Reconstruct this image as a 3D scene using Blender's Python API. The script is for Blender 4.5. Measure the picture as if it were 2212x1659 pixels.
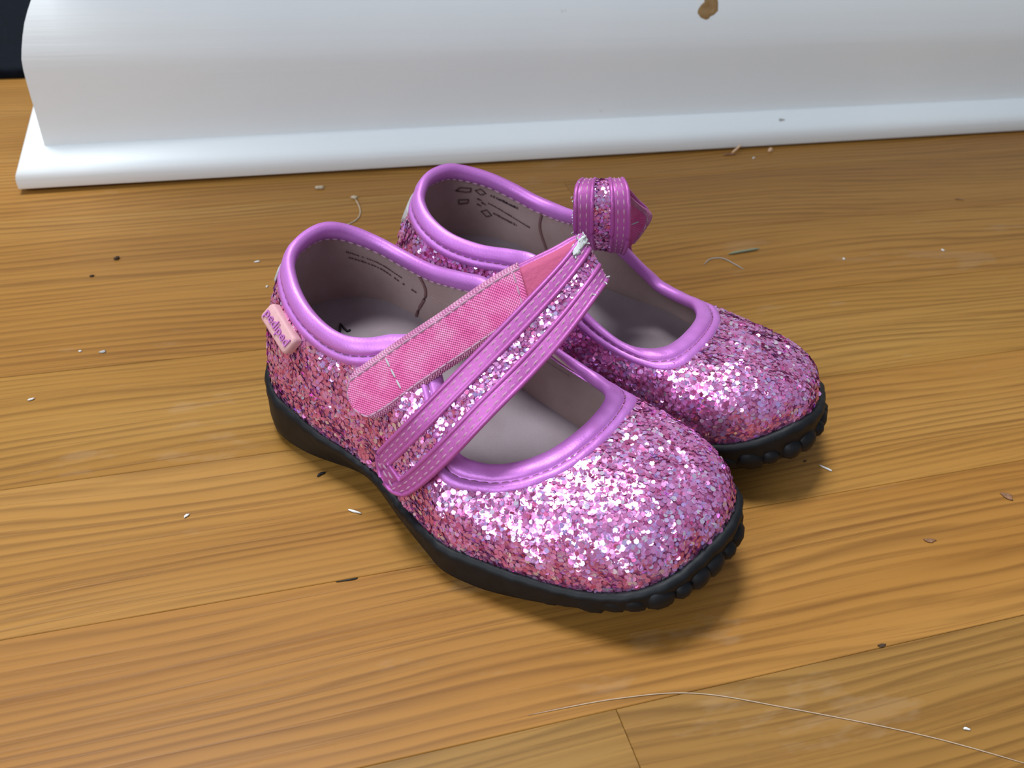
import bpy, bmesh, math, random
import numpy as np
from mathutils import Vector, Matrix

for o in list(bpy.data.objects):
    bpy.data.objects.remove(o, do_unlink=True)
scene = bpy.context.scene
COL = scene.collection
rng = np.random.default_rng(7)
random.seed(7)

# ------------------------------------------------------------------ camera
cam_d = bpy.data.cameras.new('camera')
cam = bpy.data.objects.new('camera', cam_d)
COL.objects.link(cam)
RIGHT = Vector((0.9570563747515549, -0.2806622159616637, 0.07260727290636816))
DOWN = Vector((-0.12129749642785041, -0.6151557448014852, -0.7790188232629978))
FWD = Vector((0.26330593025556215, 0.7367578504293107, -0.6227823511653445))
CAM = Vector((0, 0, 0.21089))
m = Matrix.Identity(4)
for r in range(3):
    m[r][0] = RIGHT[r]; m[r][1] = -DOWN[r]; m[r][2] = -FWD[r]; m[r][3] = CAM[r]
cam.matrix_world = m
cam_d.sensor_width = 36.0
cam_d.sensor_fit = 'HORIZONTAL'
cam_d.lens = 1996.0 / 2212.0 * 36.0
cam_d.clip_start = 0.01
cam_d.dof.use_dof = True
cam_d.dof.focus_distance = 0.275
cam_d.dof.aperture_fstop = 22.0
scene.camera = cam

# ------------------------------------------------------------------ light
world = bpy.data.worlds.new('world')
scene.world = world
world.use_nodes = True
bg = world.node_tree.nodes['Background']
bg.inputs[0].default_value = (0.78, 0.88, 1.0, 1)
bg.inputs[1].default_value = 0.26

def area(name, loc, target, size, sizey, power, color):
    d = bpy.data.lights.new(name, 'AREA')
    d.shape = 'RECTANGLE'; d.size = size; d.size_y = sizey
    d.energy = power; d.color = color
    o = bpy.data.objects.new(name, d); COL.objects.link(o)
    o.location = loc
    o.rotation_euler = (Vector(target) - Vector(loc)).to_track_quat('-Z', 'Y').to_euler()
    return o
area('ceiling_light', (-0.30, 0.74, 2.3), (0.08, 0.2, 0), 0.8, 0.6, 64, (0.90, 0.96, 1.0))
area('window_light', (-1.50, -1.00, 1.25), (0.0, 0.30, 0.05), 1.1, 1.3, 31, (0.82, 0.92, 1.0))

vs = scene.view_settings
vs.view_transform = 'Standard'; vs.look = 'None'; vs.gamma = 1.0
vs.use_curve_mapping = False
vs.exposure = 0.08

# ------------------------------------------------------------------ helpers
def tag(o, label=None, cat=None, group=None, kind=None):
    if label: o['label'] = label
    if cat: o['category'] = cat
    if group: o['group'] = group
    if kind: o['kind'] = kind
    return o

def empty(name, loc=(0, 0, 0), parent=None):
    o = bpy.data.objects.new(name, None); COL.objects.link(o)
    o.empty_display_size = 0.02
    o.location = loc
    if parent: o.parent = parent
    return o

def mesh_obj(name, verts, faces, mat, parent=None, smooth=True, uvs=None):
    me = bpy.data.meshes.new(name)
    me.from_pydata([tuple(map(float, v)) for v in verts], [], [tuple(map(int, f)) for f in faces])
    if uvs is not None:
        l = me.uv_layers.new(name='UVMap')
        vi = np.empty(len(me.loops), dtype=np.int32); me.loops.foreach_get('vertex_index', vi)
        l.data.foreach_set('uv', np.asarray(uvs, dtype=np.float32)[vi].ravel())
    if smooth:
        me.polygons.foreach_set('use_smooth', [True] * len(me.polygons))
    me.materials.append(mat)
    me.update()
    o = bpy.data.objects.new(name, me); COL.objects.link(o)
    if parent: o.parent = parent
    return o

def big_mesh(name, verts, nside, mat, parent=None, attr=None):
    """many separate n-gons given as an array (count, nside, 3)"""
    V = np.asarray(verts, dtype=np.float32)
    n = V.shape[0]
    me = bpy.data.meshes.new(name)
    me.vertices.add(n * nside); me.vertices.foreach_set('co', V.reshape(-1))
    me.loops.add(n * nside); me.loops.foreach_set('vertex_index', np.arange(n * nside, dtype=np.int32))
    me.polygons.add(n)
    me.polygons.foreach_set('loop_start', np.arange(n, dtype=np.int32) * nside)
    me.polygons.foreach_set('loop_total', np.full(n, nside, dtype=np.int32))
    if attr is not None:
        a = me.attributes.new('flake', 'FLOAT', 'FACE')
        a.data.foreach_set('value', np.asarray(attr, dtype=np.float32))
    me.update(calc_edges=True)
    me.materials.append(mat)
    o = bpy.data.objects.new(name, me); COL.objects.link(o)
    if parent: o.parent = parent
    return o

def grid_faces(nu, nv, closed_u):
    f = []
    for i in range(nu if closed_u else nu - 1):
        i2 = (i + 1) % nu
        for j in range(nv - 1):
            f.append((i * nv + j, i2 * nv + j, i2 * nv + j + 1, i * nv + j + 1))
    return f

def catmull(P, per, closed=True):
    P = np.asarray(P, float); n = len(P); out = []
    rngi = range(n) if closed else range(n - 1)
    for i in rngi:
        if closed:
            a, b, c, d = P[(i - 1) % n], P[i], P[(i + 1) % n], P[(i + 2) % n]
        else:
            b, c = P[i], P[i + 1]
            a = P[i - 1] if i > 0 else 2 * b - c
            d = P[i + 2] if i + 2 < n else 2 * c - b
        for k in range(per):
            t = k / per
            out.append(0.5 * (2 * b + (c - a) * t + (2 * a - 5 * b + 4 * c - d) * t * t + (3 * b - a - 3 * c + d) * t ** 3))
    if not closed: out.append(P[-1])
    return np.array(out)

def tube(path, r, ns=6, closed=False, taper=None):
    path = np.asarray(path, float); n = len(path); verts = []
    for i in range(n):
        if closed: t = path[(i + 1) % n] - path[i - 1]
        else: t = path[min(i + 1, n - 1)] - path[max(i - 1, 0)]
        t = t / (np.linalg.norm(t) + 1e-12)
        ref = np.array([0, 0, 1.0]) if abs(t[2]) < 0.9 else np.array([1.0, 0, 0])
        a = np.cross(t, ref); a /= np.linalg.norm(a); b = np.cross(t, a)
        rr = r * (taper[i] if taper is not None else 1)
        for k in range(ns):
            an = 2 * math.pi * k / ns
            verts.append(path[i] + rr * (math.cos(an) * a + math.sin(an) * b))
    f = []
    for i in range(n if closed else n - 1):
        i2 = (i + 1) % n
        for k in range(ns):
            k2 = (k + 1) % ns
            f.append((i * ns + k, i2 * ns + k, i2 * ns + k2, i * ns + k2))
    if not closed:
        f.append(tuple(range(ns - 1, -1, -1))); f.append(tuple((n - 1) * ns + k for k in range(ns)))
    return verts, f

# ------------------------------------------------------------------ materials
class NT:
    def __init__(s, name):
        s.mat = bpy.data.materials.new(name); s.mat.use_nodes = True
        s.t = s.mat.node_tree; s.n = s.t.nodes; s.l = s.t.links
        s.b = s.n['Principled BSDF']
    def node(s, typ, **kw):
        nd = s.n.new(typ)
        for k, v in kw.items():
            if k in nd.inputs.keys(): pass
            setattr(nd, k, v)
        return nd
    def link(s, a, b): s.l.new(a, b)
    def val(s, nd, **kw):
        for k, v in kw.items(): nd.inputs[k.replace('_', ' ')].default_value = v
        return nd
    def noise(s, vec, scale, detail=3, rough=0.5, dist=0.0):
        nd = s.n.new('ShaderNodeTexNoise')
        nd.inputs['Scale'].default_value = scale; nd.inputs['Detail'].default_value = detail
        nd.inputs['Roughness'].default_value = rough; nd.inputs['Distortion'].default_value = dist
        if vec is not None: s.link(vec, nd.inputs['Vector'])
        return nd.outputs['Fac']
    def ramp(s, fac, stops, interp='LINEAR'):
        nd = s.n.new('ShaderNodeValToRGB'); cr = nd.color_ramp; cr.interpolation = interp
        while len(cr.elements) < len(stops): cr.elements.new(0.5)
        for e, (p, c) in zip(cr.elements, stops):
            e.position = p; e.color = (*c, 1) if len(c) == 3 else c
        s.link(fac, nd.inputs['Fac']); return nd.outputs['Color']
    def mapping(s, vec, scale=(1, 1, 1), loc=(0, 0, 0)):
        nd = s.n.new('ShaderNodeMapping'); nd.inputs['Scale'].default_value = scale
        nd.inputs['Location'].default_value = loc
        s.link(vec, nd.inputs['Vector']); return nd.outputs['Vector']
    def math(s, op, a, b=None):
        nd = s.n.new('ShaderNodeMath'); nd.operation = op
        for i, v in enumerate((a, b)):
            if v is None: continue
            if isinstance(v, (int, float)): nd.inputs[i].default_value = v
            else: s.link(v, nd.inputs[i])
        return nd.outputs[0]
    def mix(s, fac, a, b, blend='MIX'):
        nd = s.n.new('ShaderNodeMix'); nd.data_type = 'RGBA'; nd.blend_type = blend
        for sock, v in ((nd.inputs[0], fac), (nd.inputs[6], a), (nd.inputs[7], b)):
            if isinstance(v, (int, float)): sock.default_value = v
            elif isinstance(v, tuple): sock.default_value = (*v, 1)
            else: s.link(v, sock)
        return nd.outputs[2]
    def bump(s, h, strength=0.3, dist=0.0005):
        nd = s.n.new('ShaderNodeBump'); nd.inputs['Strength'].default_value = strength
        nd.inputs['Distance'].default_value = dist
        s.link(h, nd.inputs['Height']); s.link(nd.outputs['Normal'], s.b.inputs['Normal'])
    def base(s, c):
        if isinstance(c, tuple): s.b.inputs['Base Color'].default_value = (*c, 1)
        else: s.link(c, s.b.inputs['Base Color'])
    def set(s, **kw):
        for k, v in kw.items(): s.b.inputs[k.replace('_', ' ')].default_value = v
        return s
    def obj(s):
        nd = s.n.new('ShaderNodeTexCoord'); return nd.outputs['Object']
    def uv(s):
        nd = s.n.new('ShaderNodeTexCoord'); return nd.outputs['UV']

def mat_plain(name, col, rough=0.6, metal=0.0, spec=0.4, noise=None):
    k = NT(name); k.set(Roughness=rough, Metallic=metal, Specular_IOR_Level=spec)
    if noise:
        sc, amt = noise
        f = k.noise(k.obj(), sc, 4)
        c2 = tuple(max(0, x * (1 - amt)) for x in col); c1 = tuple(min(1, x * (1 + amt)) for x in col)
        k.base(k.ramp(f, [(0.3, c2), (0.7, c1)])); k.bump(f, 0.25, 0.0004)
    else: k.base(col)
    return k.mat

def mat_oak():
    k = NT('oak_floor')
    oi = k.n.new('ShaderNodeObjectInfo'); rnd = oi.outputs['Random']
    co = k.obj()
    off = k.n.new('ShaderNodeCombineXYZ')
    k.link(k.math('MULTIPLY', rnd, 37.0), off.inputs[0]); k.link(k.math('MULTIPLY', rnd, 11.3), off.inputs[1]); k.link(k.math('MULTIPLY', rnd, 5.7), off.inputs[2])
    va = k.n.new('ShaderNodeVectorMath'); va.operation = 'ADD'
    k.link(co, va.inputs[0]); k.link(off.outputs[0], va.inputs[1])
    v = va.outputs[0]
    # cathedral figure: rings seen through a warped coordinate
    warp = k.noise(k.mapping(v, (2.6, 9, 4)), 1.0, 2, 0.4)
    sx = k.n.new('ShaderNodeSeparateXYZ'); k.link(v, sx.inputs[0])
    jit = k.noise(k.mapping(v, (9, 130, 4)), 1.0, 2, 0.5)
    ring = k.math('ADD', k.math('ADD', k.math('MULTIPLY', sx.outputs[1], 270.0), k.math('MULTIPLY', warp, 17.0)), k.math('MULTIPLY', jit, 1.6))
    fr = k.math('FRACT', ring)
    late = k.math('MULTIPLY', k.math('POWER', fr, 2.2), k.math('MINIMUM', k.math('MULTIPLY', k.math('SUBTRACT', 1.0, fr), 4.0), 1.0))
    # some rings strong, some faint, broken along their length
    mod = k.noise(k.mapping(v, (7, 75, 20)), 1.0, 4, 0.6)
    mod = k.math('MINIMUM', k.math('MAXIMUM', k.math('MULTIPLY', k.math('SUBTRACT', mod, 0.30), 4.0), 0.0), 1.0)
    drop = k.math('MULTIPLY', late, mod)
    # open pores: short dark dashes along the grain
    # pores follow the warped rings a little
    wv = k.n.new('ShaderNodeCombineXYZ'); k.link(k.math('MULTIPLY', warp, 0.035), wv.inputs[1])
    vw = k.n.new('ShaderNodeVectorMath'); vw.operation = 'ADD'; k.link(v, vw.inputs[0]); k.link(wv.outputs[0], vw.inputs[1])
    p1 = k.noise(k.mapping(vw.outputs[0], (5, 400, 60)), 1.0, 3, 0.55)
    p2 = k.noise(k.mapping(vw.outputs[0], (13, 1150, 60)), 1.0, 2, 0.5)
    p3 = k.noise(k.mapping(v, (260, 900, 60)), 1.0, 3, 0.6)
    pores = k.math('MAXIMUM', k.math('MULTIPLY', k.math('SUBTRACT', p1, 0.56), 5.0), k.math('MULTIPLY', k.math('SUBTRACT', p2, 0.58), 5.0))
    pores = k.math('ADD', pores, k.math('MULTIPLY', k.math('SUBTRACT', p3, 0.5), 0.5))
    pores = k.math('MINIMUM', k.math('MAXIMUM', pores, 0.0), 1.0)
    broad = k.noise(k.mapping(v, (2.5, 22, 10)), 1.0, 3, 0.5)
    c = k.ramp(broad, [(0.25, (0.285, 0.124, 0.024)), (0.5, (0.350, 0.166, 0.036)), (0.75, (0.392, 0.202, 0.052))])
    c = k.mix(k.math('MULTIPLY', drop, 0.95), c, (0.110, 0.042, 0.009))
    c = k.mix(k.math('MULTIPLY', pores, 0.55), c, (0.150, 0.058, 0.014))
    tone = oi.outputs['Color']
    c = k.mix(1.0, c, tone, 'MULTIPLY')
    # worn, dull dusty patches
    dust = k.noise(k.mapping(v, (14, 40, 20)), 1.0, 5, 0.65)
    dm = k.math('MINIMUM', k.math('MAXIMUM', k.math('MULTIPLY', k.math('SUBTRACT', dust, 0.62), 3.0), 0.0), 0.14)
    c = k.mix(dm, c, (0.42, 0.29, 0.18))
    k.base(c)
    k.link(k.math('ADD', k.math('MULTIPLY', broad, 0.22), 0.34), k.b.inputs['Roughness'])
    k.set(Specular_IOR_Level=0.20)
    k.bump(k.math('SUBTRACT', 1.0, pores), 0.15, 0.0003)
    return k.mat

def mat_paint():
    k = NT('white_paint')
    co = k.obj()
    brush = k.noise(k.mapping(co, (9, 420, 420)), 1.0, 3, 0.6)
    blot = k.noise(co, 9.0, 3)
    c = k.ramp(blot, [(0.3, (0.83, 0.86, 0.88)), (0.7, (0.88, 0.90, 0.91))])
    dirt = k.noise(k.mapping(co, (60, 60, 60)), 1.0, 5, 0.7)
    c = k.mix(k.math('MINIMUM', k.math('MAXIMUM', k.math('MULTIPLY', k.math('SUBTRACT', dirt, 0.70), 6.0), 0.0), 0.6), c, (0.32, 0.31, 0.29))
    k.base(c); k.set(Roughness=0.42, Specular_IOR_Level=0.35)
    k.bump(brush, 0.28, 0.0004)
    return k.mat

def mat_satin(name, col, dark):
    k = NT(name)
    co = k.obj()
    f = k.noise(co, 1500.0, 3)
    g = k.noise(co, 60.0, 3)
    k.base(k.ramp(g, [(0.3, dark), (0.65, col)]))
    k.set(Roughness=0.46, Metallic=0.35, Specular_IOR_Level=0.5)
    k.bump(f, 0.35, 0.0002)
    return k.mat

def mat_flake():
    k = NT('glitter_flake')
    at = k.n.new('ShaderNodeAttribute'); at.attribute_name = 'flake'
    c = k.ramp(at.outputs['Fac'], [(0.0, (0.55, 0.10, 0.26)), (0.10, (0.74, 0.20, 0.46)), (0.45, (0.90, 0.34, 0.70)), (0.78, (0.87, 0.41, 0.85)), (0.9, (0.68, 0.46, 0.95)), (0.97, (0.95, 0.80, 0.95))])
    k.base(c); k.set(Roughness=0.22, Metallic=0.74)
    return k.mat

def mat_glitterbase():
    k = NT('glitter_base')
    co = k.obj()
    vo = k.n.new('ShaderNodeTexVoronoi'); vo.inputs['Scale'].default_value = 900.0
    k.link(co, vo.inputs['Vector'])
    sh = k.n.new('ShaderNodeSeparateColor'); k.link(vo.outputs['Color'], sh.inputs[0])
    k.base(k.ramp(sh.outputs[0], [(0.0, (0.32, 0.05, 0.17)), (0.5, (0.55, 0.15, 0.36)), (1.0, (0.72, 0.28, 0.56))]))
    k.set(Roughness=0.35, Metallic=0.7)
    k.bump(sh.outputs[1], 0.5, 0.0004)
    return k.mat

def mat_fabric(name, c1, c2, scale, rough=0.9, bump=0.5):
    k = NT(name)
    co = k.obj()
    f = k.noise(co, scale, 4, 0.6); g = k.noise(co, 45.0, 4, 0.55)
    k.base(k.mix(k.math('MULTIPLY', f, 0.35), k.ramp(g, [(0.3, c2), (0.68, c1)]), c2))
    k.set(Roughness=rough, Specular_IOR_Level=0.15)
    k.bump(f, bump, 0.0003)
    return k.mat

def mat_velcro():
    k = NT('hook_tape')
    uv = k.uv()
    sx = k.n.new('ShaderNodeSeparateXYZ'); k.link(uv, sx.inputs[0])
    u, w = sx.outputs[0], sx.outputs[1]          # u in metres along the tape, w 0..1 across
    edge = k.math('ABSOLUTE', k.math('SUBTRACT', w, 0.5))
    sel = k.math('GREATER_THAN', edge, 0.36)
    wu = k.math('SINE', k.math('MULTIPLY', u, 2 * math.pi / 0.00085))
    ww = k.math('SINE', k.math('MULTIPLY', w, 2 * math.pi * 17.0))
    weave = k.math('MULTIPLY', wu, ww)
    nz = k.noise(k.obj(), 140.0, 4, 0.6)
    hooks = k.ramp(k.math('ADD', k.math('MULTIPLY', weave, 0.16), nz), [(0.25, (0.74, 0.095, 0.33)), (0.5, (0.93, 0.17, 0.46)), (0.8, (0.96, 0.40, 0.64))])
    rib = k.ramp(k.math('ADD', k.math('MULTIPLY', wu, 0.22), nz), [(0.2, (0.52, 0.14, 0.32)), (0.55, (0.76, 0.28, 0.50)), (0.85, (0.85, 0.48, 0.64))])
    k.base(k.mix(sel, hooks, rib)); k.set(Roughness=0.62, Specular_IOR_Level=0.4)
    k.bump(k.math('ADD', weave, k.math('MULTIPLY', nz, 1.2)), 0.7, 0.0004)
    return k.mat

M = dict(
    oak=mat_oak(), paint=mat_paint(),
    satin=mat_satin('mauve_satin', (0.63, 0.22, 0.68), (0.56, 0.17, 0.57)),
    satin_strap=mat_satin('orchid_satin', (0.51, 0.125, 0.43), (0.43, 0.090, 0.34)),
    flake=mat_flake(), glitter=mat_glitterbase(),
    lining=mat_fabric('shoe_lining', (0.44, 0.32, 0.305), (0.33, 0.22, 0.205), 1500),
    insole=mat_fabric('insole_suede', (0.36, 0.295, 0.32), (0.28, 0.215, 0.23), 1200),
    fuzz=mat_fabric('strap_lining_fuzz', (0.62, 0.13, 0.25), (0.42, 0.085, 0.17), 800, 0.95, 0.9),
    velcro=mat_velcro(),
    rubber=mat_plain('black_rubber', (0.0050, 0.0058, 0.0080), 0.55, 0, 0.30, (260, 0.35)),
    thread=mat_plain('thread', (0.50, 0.27, 0.38), 0.7),
    thread_dark=mat_plain('dark_thread', (0.26, 0.09, 0.20), 0.7),
    seam=mat_plain('seam_thread', (0.20, 0.10, 0.10), 0.8),
    tagbody=mat_plain('tag_rubber', (0.66, 0.36, 0.37), 0.55, 0, 0.3, (500, 0.05)),
    tagtext=mat_plain('tag_lettering', (0.50, 0.16, 0.47), 0.5),
    print=mat_plain('dark_print', (0.030, 0.014, 0.022), 0.7),
    printbrown=mat_plain('brown_print', (0.10, 0.045, 0.045), 0.8),
    fray=mat_fabric('frayed_white', (0.70, 0.70, 0.70), (0.50, 0.50, 0.50), 700),
    heeltape=mat_plain('grey_tape', (0.45, 0.43, 0.42), 0.5),
    mat=mat_plain('dark_mat', (0.0035, 0.0050, 0.0085), 0.9, 0, 0.1, (300, 0.3)),
    wall=mat_plain('wall_paint', (0.62, 0.62, 0.60), 0.7, 0, 0.2, (30, 0.04)),
    rawwood=mat_fabric('raw_wood', (0.50, 0.33, 0.16), (0.22, 0.115, 0.04), 250, 0.8, 0.8),
    white=mat_plain('white_speck', (0.72, 0.70, 0.68), 0.7),
    beige=mat_plain('beige_crumb', (0.52, 0.42, 0.30), 0.8, 0, 0.2, (800, 0.2)),
    shaving=mat_plain('wood_shaving', (0.72, 0.46, 0.28), 0.6),
    grey=mat_plain('grey_lint', (0.40, 0.38, 0.36), 0.9),
    black=mat_plain('black_speck', (0.012, 0.010, 0.012), 0.6),
    brown=mat_plain('brown_speck', (0.055, 0.030, 0.014), 0.8),
    green=mat_plain('green_fibre', (0.24, 0.26, 0.17), 0.8),
    hair=mat_plain('pale_hair', (0.52, 0.38, 0.27), 0.5),
    gouge=mat_plain('gouged_wood', (0.24, 0.12, 0.065), 0.8, 0, 0.2, (900, 0.4)),
)

# ------------------------------------------------------------------ floor
floor = empty('floor'); tag(floor, 'honey oak strip floor of narrow varnished planks', 'floor', kind='structure')
Y0, PW = 0.1733, 0.05715
def plank(x0, x1, y0, y1, dz):
    g = 0.00006; b = 0.00020; T = 0.012
    x0 += g; x1 -= g; y0 += g; y1 -= g
    c = ((x0 + x1) / 2, (y0 + y1) / 2, dz)
    hx, hy = (x1 - x0) / 2, (y1 - y0) / 2
    v = []
    for (ix, iy, z) in ((b, b, 0.0), (0, 0, -b), (0, 0, -T)):
        for sx, sy in ((-1, -1), (1, -1), (1, 1), (-1, 1)):
            v.append((sx * (hx - ix), sy * (hy - iy), z))
    f = [(0, 1, 2, 3), (11, 10, 9, 8)]
    for r in (0, 1):
        for q in range(4):
            f.append((r * 4 + q, r * 4 + 4 + q, r * 4 + 4 + (q + 1) % 4, r * 4 + (q + 1) % 4))
    o = mesh_obj('plank', v, f, M['oak'], floor, smooth=False)
    o.location = c
    return o
JOINTS = {-2: [-0.42, 0.078, 0.62], -1: [-0.62, 0.45, 1.05], 0: [-0.30, 0.72], 1: [-0.55, 0.55], 2: [-0.25, 0.62], 3: [-0.48, 0.1616, 0.80], 4: [-0.36, 0.55], 5: [-0.6, 0.3]}
TONE = {-2: [(0.80, 0.84, 0.86), (0.78, 0.80, 0.84), (0.8, 0.8, 0.8)], -1: [(0.97, 0.90, 0.82), (0.97, 0.90, 0.82), (0.95, 0.9, 0.85)], 0: [(1.03, 1.02, 0.98)] * 2,
        1: [(0.98, 1.0, 0.92)] * 2, 2: [(0.97, 0.95, 0.88)] * 2, 3: [(0.96, 0.95, 0.93)] * 3, 4: [(0.98, 0.96, 0.95)] * 2}
for k in range(-11, 13):
    js = JOINTS.get(k)
    if js is None:
        st = random.uniform(-0.9, -0.3); js = []
        while st < 1.4:
            js.append(st); st += random.uniform(0.5, 0.95)
    xs = [-1.15] + [j for j in js if -1.0 < j < 1.5] + [1.75]
    for a, b in zip(xs[:-1], xs[1:]):
        o = plank(a, b, Y0 + k * PW, Y0 + (k + 1) * PW, random.uniform(-0.00012, 0.00003))
        tn = TONE.get(k) or [(random.uniform(0.86, 1.0),) * 3]
        o.color = (*tn[min(xs.index(a), len(tn)) - 1 if xs.index(a) else 0], 1)
sub = mesh_obj('subfloor', [(-1.3, -0.6, -0.0121), (1.9, -0.6, -0.0121), (1.9, 1.0, -0.0121), (-1.3, 1.0, -0.0121), (-1.3, -0.6, -0.03), (1.9, -0.6, -0.03), (1.9, 1.0, -0.03), (-1.3, 1.0, -0.03)],
               [(0, 1, 2, 3), (7, 6, 5, 4), (0, 4, 5, 1), (1, 5, 6, 2), (2, 6, 7, 3), (3, 7, 4, 0)], M['brown'], floor, smooth=False)

# ------------------------------------------------------------------ baseboard, trim and wall (outside corner at the left)
XC, YB = -0.0802, 0.4390           # face of the board at the mitred corner
def sweep(name, prof, corner_x, x_end, y_end, m_, label, n=1):
    """profile = list of (recess, z); two mitred runs, along +x (front) and along +y (side)"""
    out = []
    for run in (0, 1):
        v, f = [], []
        ns = 60 if run == 0 else 12
        for i in range(ns + 1):
            q = i / ns
            for d, z in prof:
                x = corner_x + d; y = YB + d
                if run == 0: x = x + (x_end - x) * q
                else: y = y + (y_end - y) * q
                if name[0] == 'trim_1' and z < 0.002: z += 0.0012 * ((1 - q) ** 3 if run == 0 else 1) 
                v.append((x, y, z))
        npf = len(prof)
        for i in range(ns):
            for j in range(npf - 1):
                a = i * npf + j
                q4 = (a, a + npf, a + npf + 1, a + 1)
                f.append(q4 if run == 0 else q4[::-1])
        f.append(tuple(range(npf)) if run else tuple(reversed(range(npf))))
        f.append(tuple(ns * npf + j for j in (reversed(range(npf)) if run else range(npf))))
        o = mesh_obj(name[run], v, f, m_, None)
        o.data.set_sharp_from_angle(angle=math.radians(35))
        tag(o, label[run], name[run].split('_')[0], kind='structure')
        out.append(o)
    return out
bprof = [(0.0145, 0.0012), (0.0, 0.0012), (-0.0001, 0.020), (-0.0003, 0.034), (-0.0006, 0.046), (-0.0006, 0.052), (-0.0003, 0.0565), (0.0006, 0.0605), (0.0020, 0.0655), (0.0037, 0.0705), (0.0057, 0.0748), (0.0078, 0.0787), (0.0102, 0.0826), (0.0122, 0.0865), (0.0134, 0.0905), (0.0138, 0.0945), (0.0145, 0.0950)]
bb = sweep(('baseboard_back', 'baseboard_left'), bprof, XC, 1.5, 1.0, M['paint'],
           ('white painted baseboard with a rounded top edge behind the shoes', 'white painted baseboard running back from the outside corner'))
sprof = [(0.0, 0.0010), (-0.0126, 0.0010), (-0.0130, 0.0016), (-0.0131, 0.0070), (-0.0127, 0.0090), (-0.0116, 0.0108), (-0.0096, 0.0124), (-0.0070, 0.0138), (-0.0040, 0.0152), (-0.0002, 0.0168), (0.0, 0.0168)]
sm = sweep(('trim_1', 'trim_2'), sprof, XC, 1.5, 1.0, M['paint'],
           ('white painted shoe moulding along the foot of the baseboard', 'white painted shoe moulding returning round the corner'))
def box(name, lo, hi, mat_, parent=None, bev=0.0):
    bm = bmesh.new(); bmesh.ops.create_cube(bm, size=1)
    for v in bm.verts:
        v.co = Vector([(lo[i] + hi[i]) / 2 + v.co[i] * (hi[i] - lo[i]) for i in range(3)])
    if bev: bmesh.ops.bevel(bm, geom=bm.edges[:], offset=bev, segments=3, affect='EDGES', profile=0.5)
    me = bpy.data.meshes.new(name); bm.to_mesh(me); bm.free(); me.materials.append(mat_)
    o = bpy.data.objects.new(name, me); COL.objects.link(o)
    if parent: o.parent = parent
    return o
w = box('wall_back', (XC + 0.0146, YB + 0.0146, 0.0), (1.5, 1.0, 0.80), M['wall'])  # out of view; height kept low so the ceiling light clears it
tag(w, 'painted wall standing on the baseboard, unseen and cut low to let light over', 'wall', kind='structure')

# bare patch where the paint has chipped off the board's rounded top
def prof_at(z):
    for (d0, z0), (d1, z1) in zip(bprof[1:-1], bprof[2:]):
        if z0 <= z <= z1: return d0 + (d1 - d0) * (z - z0) / (z1 - z0)
    return bprof[-1][0]
chip_out = [(0.2405, 0.0700), (0.2425, 0.0678), (0.2455, 0.0668), (0.2470, 0.0672), (0.2480, 0.0684), (0.2500, 0.0690), (0.2522, 0.0708), (0.2523, 0.0745), (0.2515, 0.0775), (0.2520, 0.0800), (0.2440, 0.0810), (0.2442, 0.0775), (0.2445, 0.0748), (0.2425, 0.0735), (0.2410, 0.0718)]
cv, cf = [], []
cxm, czm = 0.2470, 0.0735
nr = 5
for r in range(nr):
    q = 1 - r / nr
    for x, z in chip_out:
        xx, zz = cxm + (x - cxm) * q, czm + (z - czm) * q
        ridge = 0.00035 * math.sin(zz * 1500 + xx * 260) if r > 0 else 0.0
        cv.append((xx, YB + prof_at(zz) - 0.00012 - (0.00035 if r == 1 else 0.0002) * (r > 0) + ridge, zz))
cv.append((cxm, YB + prof_at(czm) - 0.0003, czm))
nc = len(chip_out)
for r in range(nr - 1):
    for i in range(nc): cf.append((r * nc + i, r * nc + (i + 1) % nc, (r + 1) * nc + (i + 1) % nc, (r + 1) * nc + i))
for i in range(nc): cf.append(((nr - 1) * nc + i, (nr - 1) * nc + (i + 1) % nc, nr * nc))
chip = mesh_obj('bare_wood_chip', cv, cf, M['rawwood'], bb[0])
chip['label'] = 'bare brown wood where the paint has chipped off'

def smudge(name, cx, cy, cz, wx, wz, nrm, parent, mat_):
    nrm = Vector(nrm).normalized(); X = Vector((1, 0, 0)); Z = nrm.cross(X)
    V = [Vector((cx, cy, cz)) + nrm * 0.00018]
    for k in range(10):
        a = k * math.pi / 5; r = 1 + 0.25 * math.sin(3 * a + cx * 90)
        V.append(Vector((cx, cy, cz)) + X * wx * r * math.cos(a) + Z * wz * r * math.sin(a))
    return mesh_obj(name, V, [(0, 1 + k, 1 + (k + 1) % 10) for k in range(10)], mat_, parent)
smudge('scuff_mark', 0.2999, 0.4318, 0.01405, 0.0019, 0.0008, (0, -0.48, 0.87), sm[0], M['grey'])
dm = box('dark_mat', (-0.95, 0.568, 0.0), (-0.104, 0.95, 0.006), M['mat'], None, 0.002)
tag(dm, 'dark navy mat on the floor past the end of the baseboard', 'mat')

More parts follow.
